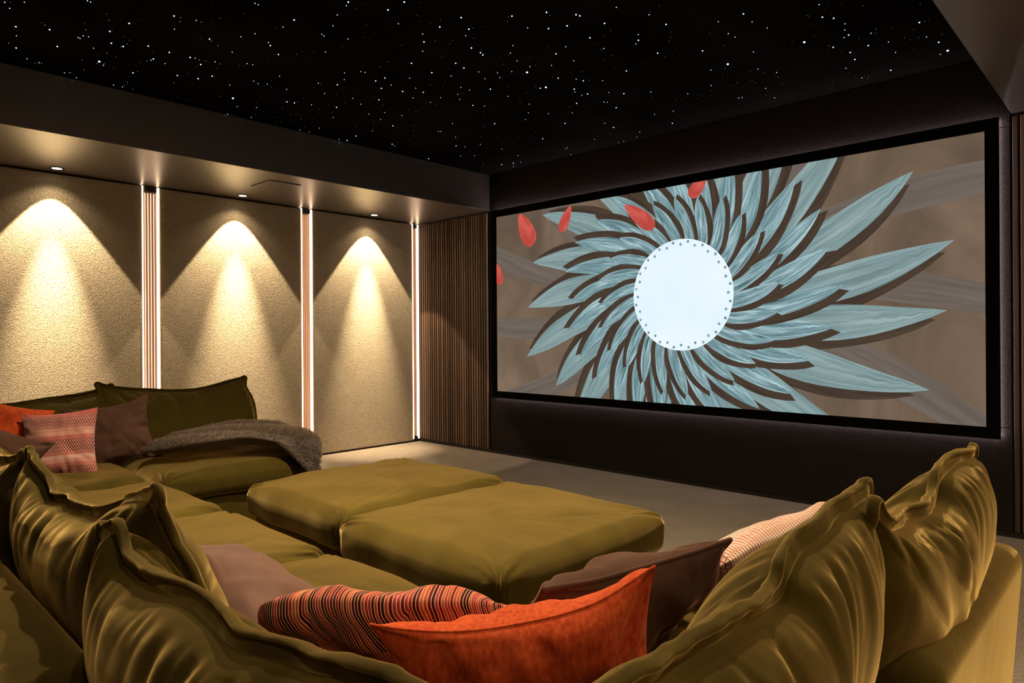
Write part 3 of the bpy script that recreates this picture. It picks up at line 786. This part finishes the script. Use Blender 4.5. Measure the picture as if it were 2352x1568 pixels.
def puff(name, x0, x1, y0, y1, z0, z1, parent, seed, mat=None, crown=.025, k=9.0, n=64, wr=.009, corner=.009, label=None):
    """upholstered block cushion: rounded box with crown and pulled corners"""
    c = np.array([(x0 + x1) / 2, (y0 + y1) / 2, (z0 + z1) / 2]); h = np.array([x1 - x0, y1 - y0, z1 - z0]) / 2
    g = np.sin(np.linspace(-PI / 2, PI / 2, n)); surf = []
    gz = np.linspace(-1, 1, 17)
    for axis in range(3):
        for sg in (1, -1):
            o1, o2 = [i for i in range(3) if i != axis]
            U, V = np.meshgrid(gz if o1 == 2 else g, gz if o2 == 2 else g, indexing='ij')
            P = np.zeros(U.shape + (3,)); P[..., axis] = sg; P[..., o1] = U; P[..., o2] = V
            # round: thick edges in metres
            Q = P * h; r = .055
            inner = np.clip(Q, -(h - r), h - r); dlt = Q - inner
            ln = np.linalg.norm(dlt, axis=-1, keepdims=True) + 1e-9
            R = inner + dlt / ln * np.minimum(r, ln * 10)
            xn, yn = R[..., 0] / h[0], R[..., 1] / h[1]
            top = np.clip(R[..., 2] / h[2], 0, 1)
            bulge = (1 - xn ** 2) * (1 - yn ** 2)
            R[..., 2] += crown * top * bulge ** .6
            mid = 1 - (R[..., 2] / h[2]).clip(-1, 1) ** 2
            R[..., 0] += .014 * mid * np.sign(xn) * np.abs(xn) ** 6 * (1 - yn ** 4)
            R[..., 1] += .014 * mid * np.sign(yn) * np.abs(yn) ** 6 * (1 - xn ** 4)
            # pleats from the corners and slow lumps
            dz = wr * vnoise(R[..., 0] * 6 + 20, R[..., 1] * 6 + 20, seed) + wr * .5 * vnoise(R[..., 0] * 5 + R[..., 1] * 9 + 40, R[..., 1] * 4 + 40, seed + 1)
            for cx in (-1, 1):
                for cy in (-1, 1):
                    px, py = R[..., 0] - cx * h[0], R[..., 1] - cy * h[1]
                    rad = np.sqrt(px ** 2 + py ** 2 + (R[..., 2] - h[2]) ** 2); an = np.arctan2(py * cy, px * cx)
                    dz += corner * vnoise(an * 7 + 30, rad * 3 + 10, seed + 5 + cx + 2 * cy) * np.exp(-(rad / .17) ** 2) * np.clip(rad / .03, 0, 1)
            cr = random.Random(seed * 31)
            for q in range(11):
                ox, oy = cr.uniform(-.8, .8) * h[0], cr.uniform(-.8, .8) * h[1]; th = cr.uniform(-.5, .5) + (.25 if q % 3 else 1.5)
                al = (R[..., 0] - ox) * math.cos(th) + (R[..., 1] - oy) * math.sin(th); ac = -(R[..., 0] - ox) * math.sin(th) + (R[..., 1] - oy) * math.cos(th)
                ac = ac + .05 * al * al / .1 * cr.uniform(-1, 1)
                dz -= wr * .55 * cr.uniform(.4, 1) * np.exp(-np.abs(ac / .013) ** 1.4) * np.exp(-(al / cr.uniform(.07, .17)) ** 2) * (R[..., 2] > 0)
            nr = R - np.clip(R, -(h - .08), h - .08); nr /= np.linalg.norm(nr, axis=-1, keepdims=True) + 1e-9
            R = R + nr * dz[..., None]
            # small horn where the cover seams meet at the upper corners
            surf.append((R + c, np.stack([R[..., 0], R[..., 1]], -1), False))
    o = grid_mesh(name, surf, mat or M['velvet'], parent)
    if label: o['label'] = label
    return o

def lean_slab(name, axis, a0, a1, out0, thick, z0, z1, lean, sgn, parent, mat, rnd=.045):
    """low padded backrest of a module: runs along axis from a0 to a1; outer face at out0 (top), sgn = outward direction"""
    mb = MB()
    lo, hi = sorted((out0, out0 - sgn * thick))
    if axis == 'x': mb.box(a0, a1, lo, hi, z0, z1, rnd, 6)
    else: mb.box(lo, hi, a0, a1, z0, z1, rnd, 6)
    for v in mb.bm.verts:
        t = (z1 - v.co.z) / (z1 - z0)
        if axis == 'x': v.co.y -= sgn * lean * t
        else: v.co.x -= sgn * lean * t
    return mb.build(name, mat, parent, True)

def module(name, loc, label, group='modules of the olive sectional sofa'):
    return empty(name, loc, label, 'sofa', group)

# rear run and the two arms of the U
V_ = M['velvet']
GR = 'modules of the olive sectional sofa'
def base(parent, x0, x1, y0, y1):
    MB().box(x0 + .02, x1 - .02, y0 + .02, y1 - .02, .035, .285, .02, 3).build('base', V_, parent, True)
    for fx in (x0 + .09, x1 - .09):
        for fy in (y0 + .09, y1 - .09):
            MB().box(fx - .03, fx + .03, fy - .03, fy + .03, 0, .04).build('foot', M['end_cap'], parent)

YF, YI = 1.225, .36        # rear run: seat front, cushion line
# --- near corner module (two back cushions)
mN = module('sofa_corner', (-.78, .72, 0), 'near corner of the olive velvet sofa, nearest the camera, with two back cushions meeting')
base(mN, -1.19, -.31, .28, 1.235)
puff('seat_cushion', -1.168, -.36, .36, 1.205, .275, .425, mN, 3)
lean_slab('backrest', 'x', -1.175, -.24, .165, .14, .06, .60, .05, -1, mN, V_)
lean_slab('backrest', 'y', .17, 1.205, -.245, .13, .06, .565, .04, 1, mN, V_)
back_cushion(mN, [(-1.345, .36, .800), (-1.255, .36, .828), (-1.19, .36, .790), (-1.05, .36, .790), (-.94, .36, .795), (-.858, .36, .791), (-.785, .36, .788), (-.70, .36, .798), (-.627, .36, .807), (-.55, .36, .826), (-.47, .36, .832), (-.40, .36, .825), (-.36, .36, .81)],
             ((-1.25, .50, .42), (-.42, .50, .42)), (0, -1, 0), .145, .11, 21)
back_cushion(mN, [(-.36, .34, .80), (-.36, .40, .825), (-.36, .50, .828), (-.36, .572, .82), (-.36, .657, .814), (-.36, .76, .812), (-.36, .855, .808), (-.36, .885, .832), (-.36, .93, .845), (-.36, 1.012, .858), (-.36, 1.113, .871), (-.36, 1.235, .880)],
             ((-.48, .42, .42), (-.48, 1.20, .42)), (1, 0, 0), .135, .125, 22)
# --- right arm module
mE = module('sofa_module', (-.75, 1.65, 0), 'olive velvet sofa module at the right end, nearest the screen')
base(mE, -1.17, -.31, 1.24, 2.09)
puff('seat_cushion', -1.165, -.36, 1.238, 2.095, .275, .425, mE, 4)
lean_slab('backrest', 'y', 1.215, 2.075, -.245, .14, .06, .612, .04, 1, mE, V_)
back_cushion(mE, [(-.33, 1.135, .868), (-.33, 1.185, .835), (-.33, 1.30, .819), (-.33, 1.43, .812), (-.33, 1.56, .813), (-.33, 1.61, .846), (-.33, 1.70, .856), (-.33, 1.80, .862), (-.33, 1.94, .858)],
             ((-.47, 1.22, .42), (-.47, 2.0, .42)), (1, 0, 0), .135, .125, 23)
# --- rear run
mB = module('sofa_module', (-1.6, .78, 0), 'olive velvet sofa module next to the near corner on its left')
base(mB, -1.99, -1.20, .28, 1.23)
puff('seat_cushion', -1.985, -1.205, .36, YF, .275, .428, mB, 5)
lean_slab('backrest', 'x', -1.99, -1.185, .195, .14, .06, .62, .05, -1, mB, V_)
back_cushion(mB, [(-2.17, .42, .838), (-2.03, .42, .806), (-1.904, .42, .768), (-1.78, .42, .772), (-1.655, .42, .779), (-1.55, .42, .792), (-1.466, .42, .804), (-1.378, .42, .842), (-1.235, .42, .868)],
             ((-2.05, .56, .42), (-1.24, .56, .42)), (0, -1, 0), .15, .11, 24)
mC = module('sofa_module', (-2.4, .78, 0), 'olive velvet sofa module mid rear row, its back cushion cut by the left edge')
base(mC, -2.79, -2.0, .28, 1.23)
puff('seat_cushion', -2.778, -2.022, .36, YF, .275, .428, mC, 6)
lean_slab('backrest', 'x', -2.79, -2.005, .195, .14, .06, .62, .05, -1, mC, V_)
back_cushion(mC, [(-3.02, .42, .83), (-2.85, .42, .79), (-2.6, .42, .784), (-2.40, .42, .79), (-2.24, .42, .822)], ((-2.85, .56, .42), (-2.07, .56, .42)), (0, -1, 0), .17, .11, 25, nu=100, nv=80)
mD = module('sofa_module', (-3.2, .78, 0), 'rear row sofa module beside the far corner, mostly hidden behind nearer cushions')
base(mD, -3.62, -2.80, .28, 1.23)
puff('seat_cushion', -3.60, -2.815, .36, YF, .275, .425, mD, 8)
lean_slab('backrest', 'x', -3.62, -2.81, .195, .14, .06, .60, .05, -1, mD, V_)
back_cushion(mD, [(-3.75, .42, .80), (-3.6, .42, .76), (-3.3, .42, .75), (-3.10, .42, .78)], ((-3.6, .66, .42), (-2.9, .66, .42)), (0, -1, 0), .17, .11, 26, nu=80, nv=60)
# --- far corner and left arm
mF = module('sofa_corner', (-4.2, .78, 0), 'far left corner of the olive velvet sofa, filled with loose cushions')
base(mF, -4.62, -3.65, .28, 1.23)
puff('seat_cushion', -4.62, -3.655, .36, 1.215, .275, .425, mF, 9, wr=.014)
lean_slab('backrest', 'y', .25, 1.225, -4.78, .14, .06, .62, .05, -1, mF, V_)
lean_slab('backrest', 'x', -4.6, -3.65, .195, .14, .06, .60, .05, -1, mF, V_)
back_cushion(mF, [(-4.6, .36, .84), (-4.6, .5, .79), (-4.6, .754, .768), (-4.6, .95, .785), (-4.6, 1.126, .803), (-4.6, 1.225, .82), (-4.6, 1.31, .845)], ((-4.42, .42, .42), (-4.42, 1.24, .42)), (-1, 0, 0), .14, .10, 27, nu=110, nv=80, edge=.75)
mG = module('sofa_module', (-4.2, 1.7, 0), 'olive velvet sofa module at the left end, carrying the fur throw')
base(mG, -4.62, -3.66, 1.26, 2.14)
puff('seat_cushion', -4.58, -3.65, 1.265, 2.15, .275, .425, mG, 10, wr=.012)
lean_slab('backrest', 'y', 1.25, 2.12, -4.78, .14, .06, .60, .05, -1, mG, V_)
back_cushion(mG, [(-4.6, 1.21, .862), (-4.6, 1.33, .832), (-4.6, 1.5, .808), (-4.6, 1.661, .795), (-4.6, 1.78, .792), (-4.6, 1.87, .802), (-4.6, 1.98, .828), (-4.6, 2.135, .856)], ((-4.42, 1.29, .42), (-4.42, 2.10, .42)), (-1, 0, 0), .14, .085, 28, nu=130, nv=90, edge=.80)

# --- ottomans
def ottoman(x0, x1, y0, y1, lab, seed):
    r_ = empty('ottoman', ((x0 + x1) / 2, (y0 + y1) / 2, 0), lab, 'ottoman', 'pair of olive ottomans')
    MB().box(x0 + .035, x1 - .035, y0 + .035, y1 - .035, .035, .262, .02, 3).build('base', V_, r_, True)
    for fx in (x0 + .10, x1 - .10):
        for fy in (y0 + .10, y1 - .10): MB().box(fx - .03, fx + .03, fy - .03, fy + .03, 0, .04).build('foot', M['end_cap'], r_)
    puff('seat_cushion', x0, x1, y0, y1, .245, .415, r_, seed, crown=.03, wr=.008, corner=.009, n=84)
ottoman(-2.350, -1.452, 1.455, 2.42, 'olive velvet ottoman nearer the camera and the screen', 31)
ottoman(-3.258, -2.392, 1.50, 2.46, 'olive velvet ottoman beside the fur throw, nearer the lit wall', 32)

# --- loose cushions
A = Vector
vd = lambda k: A((_s * -1, _c, 0)) * k
pillow('scatter_cushion', (-.785, .872, .500), A((.7226, .6912, .175)), A((.30, -.30, .9)), .47, .44, .18, M['orange'], 'plain bright orange cushion in the near corner, foremost of all', group='scatter cushions', seed=41, pin=.13, depth=.010, sag=-.03, piping=.0025, np_=22)
pillow('scatter_cushion', (-1.17, .86, .475), A((.7226, .66, -.02)), A((.45, -.45, .75)), .52, .40, .12, M['stripe'], 'red and orange striped cushion lying behind the plain orange one', group='scatter cushions', seed=42, pin=.0, blunt=3.2)
pillow('scatter_cushion', (-1.46, .75, .458), A((.93, -.12, -.30)), A((.14, -.62, .5)), .46, .40, .21, M['mauve'], 'dusty mauve cushion leaning in front of the nearest rear back cushion', group='scatter cushions', seed=43, piping=.005, pin=.05, depth=.004)
pillow('scatter_cushion', (-.865, 1.205, .522), A((.16, .98, -.02)), A((.50, 0, .68)), .55, .36, .18, M['brown'], 'dark brown piped cushion behind the bright orange one', group='scatter cushions', seed=44, piping=.006, pin=.05)
pillow('scatter_cushion', (-.875, 1.795, .482), A((.06, 1, .05)), A((.62, 0, .55)), .57, .42, .13, M['zig_cream'], 'cream cushion with red wavy lattice in front of the right end back cushion', group='scatter cushions', seed=45, pin=.05)
pillow('scatter_cushion', (-4.24, 1.20, .592), A((.10, 1, .13)), A((-.28, .06, .9)), .44, .38, .15, M['brown'], 'dark brown velvet cushion upright against the left sofa back', group='scatter cushions', seed=46, pin=.19, depth=.012, sag=.02)
pillow('scatter_cushion', (-4.05, .91, .585), A((.46, .9, .07)), A((-.24, .1, .9)), .34, .36, .13, M['zig_pink'], 'pink and red wave-patterned cushion in the far left corner', group='scatter cushions', seed=47, pin=.10)
pillow('scatter_cushion', (-4.26, .68, .61), A((.55, .83, -.25)), A((-.2, .3, .9)), .40, .42, .13, M['orange'], 'plain orange cushion cut by the left edge of the photo', group='scatter cushions', seed=48)
pillow('scatter_cushion', (-3.95, .62, .555), A((.60, .75, -.36)), A((-.45, -.1, .6)), .38, .34, .17, M['umber'], 'brown velvet cushion lying in front of the pink wave-patterned one', group='scatter cushions', seed=49, pin=.15, depth=.012)

# --- fur throw over the end of the left module
def throw():
    nu, nv = 90, 60
    # plan outline corners on the seat, then hanging over the end
    u_ = np.linspace(0, 1, nu); v_ = np.linspace(0, 1, nv); U, V = np.meshgrid(u_, v_, indexing='ij')
    p00, p10, p11, p01 = (np.array(q) for q in ((-3.98, 1.27), (-3.52, 2.06), (-4.05, 2.36), (-4.38, 1.60)))
    XY = p00 * ((1 - U) * (1 - V))[..., None] + p10 * (U * (1 - V))[..., None] + p11 * (U * V)[..., None] + p01 * ((1 - U) * V)[..., None]
    XY[..., 0] += .03 * np.sin(U * 7) * (1 - V)
    z = .495 + .045 * np.sin(PI * U) + .020 * np.sin(V * 14 + U * 3) + .010 * vnoise(U * 5, V * 5, 61)
    for (ex) in (XY[..., 0] + 3.655,):                 # over the front edge
        z -= np.clip(ex, 0, 1) * 1.4
    ey = XY[..., 1] - 2.10
    z -= np.clip(ey, 0, 1) ** 1.1 * 1.0
    z = np.maximum(z, .10)
    P = np.concatenate([XY, z[..., None]], -1)
    n_ = normals(P); n_ *= np.sign(n_[..., 2].mean())
    edge = np.minimum(np.minimum(U, 1 - U) * nu, np.minimum(V, 1 - V) * nv)
    th = .042 * np.clip(edge / 5, 0, 1) ** .5
    top = P + n_ * th[..., None]; bot = P - n_ * (th * .3)[..., None]
    T = np.zeros(U.shape + (2,)); T[..., 0] = .25
    o = grid_mesh('fur_throw', [(top, T, False), (bot, T, True)], M['fur'])
    tag(o, 'brown fur throw draped over the left sofa module', 'throw')
    # pile: short tapered hairs as one part
    rng = np.random.RandomState(5); k = 42000
    iu = rng.rand(k) * (nu - 1.001); iv = rng.rand(k) * (nv - 1.001)
    a, b_ = iu.astype(int), iv.astype(int); fu, fv = (iu - a)[:, None], (iv - b_)[:, None]
    L4 = lambda Q: (Q[a, b_] * (1 - fu) + Q[a + 1, b_] * fu) * (1 - fv) + (Q[a, b_ + 1] * (1 - fu) + Q[a + 1, b_ + 1] * fu) * fv
    root, nn = L4(top), L4(n_)
    tu = np.gradient(P, axis=0); tu /= np.linalg.norm(tu, axis=-1, keepdims=True); comb = L4(tu)
    d = nn * .75 + comb * .55 + (rng.rand(k, 3) - .5) * .75; d /= np.linalg.norm(d, axis=1, keepdims=True)
    ln = (.012 + .012 * rng.rand(k))[:, None]
    sd = np.cross(d, rng.rand(k, 3) - .5); sd /= np.linalg.norm(sd, axis=1, keepdims=True)
    w = .0011
    Vv = np.stack([root - sd * w, root + sd * w, root + d * ln * .6 + sd * w * .7 + comb * ln * .08, root + d * ln * .6 - sd * w * .7 + comb * ln * .08, root + d * ln + comb * ln * .22 - nn * ln * .08], 1).reshape(-1, 3)
    i0 = np.arange(k) * 5
    faces = np.concatenate([np.stack([i0, i0 + 1, i0 + 2, i0 + 3], 1)]).tolist() + np.stack([i0 + 3, i0 + 2, i0 + 4], 1).tolist()
    me = bpy.data.meshes.new('fur_pile'); me.from_pydata(Vv.tolist(), [], faces)
    uvl = me.uv_layers.new(name='UVMap'); li = np.zeros(len(me.loops), np.int32); me.loops.foreach_get('vertex_index', li)
    tone = rng.rand(k) * .35; stripe = .16 * np.sin(iv / nv * 14 + iu / nu * 3 + .4)
    per = np.stack([tone + stripe + t for t in (.05, .05, .3, .3, .55)], 1).ravel().clip(0.02, .98)
    uvl.data.foreach_set('uv', np.stack([per[li], per[li] * 0], 1).astype(np.float32).ravel())
    f = link('fur_pile', me, M['fur'], o); f['kind'] = 'stuff'
throw()

# ------------------------------------------------------------------ light of the room
w = bpy.data.worlds.new('world'); SC.world = w; w.use_nodes = True
w.node_tree.nodes['Background'].inputs[0].default_value = (0, 0, 0, 1)

SC.view_settings.view_transform = 'Standard'
SC.view_settings.look = 'None'
SC.view_settings.gamma = 1
SC.view_settings.exposure = 0.0
SC.view_settings.use_curve_mapping = False
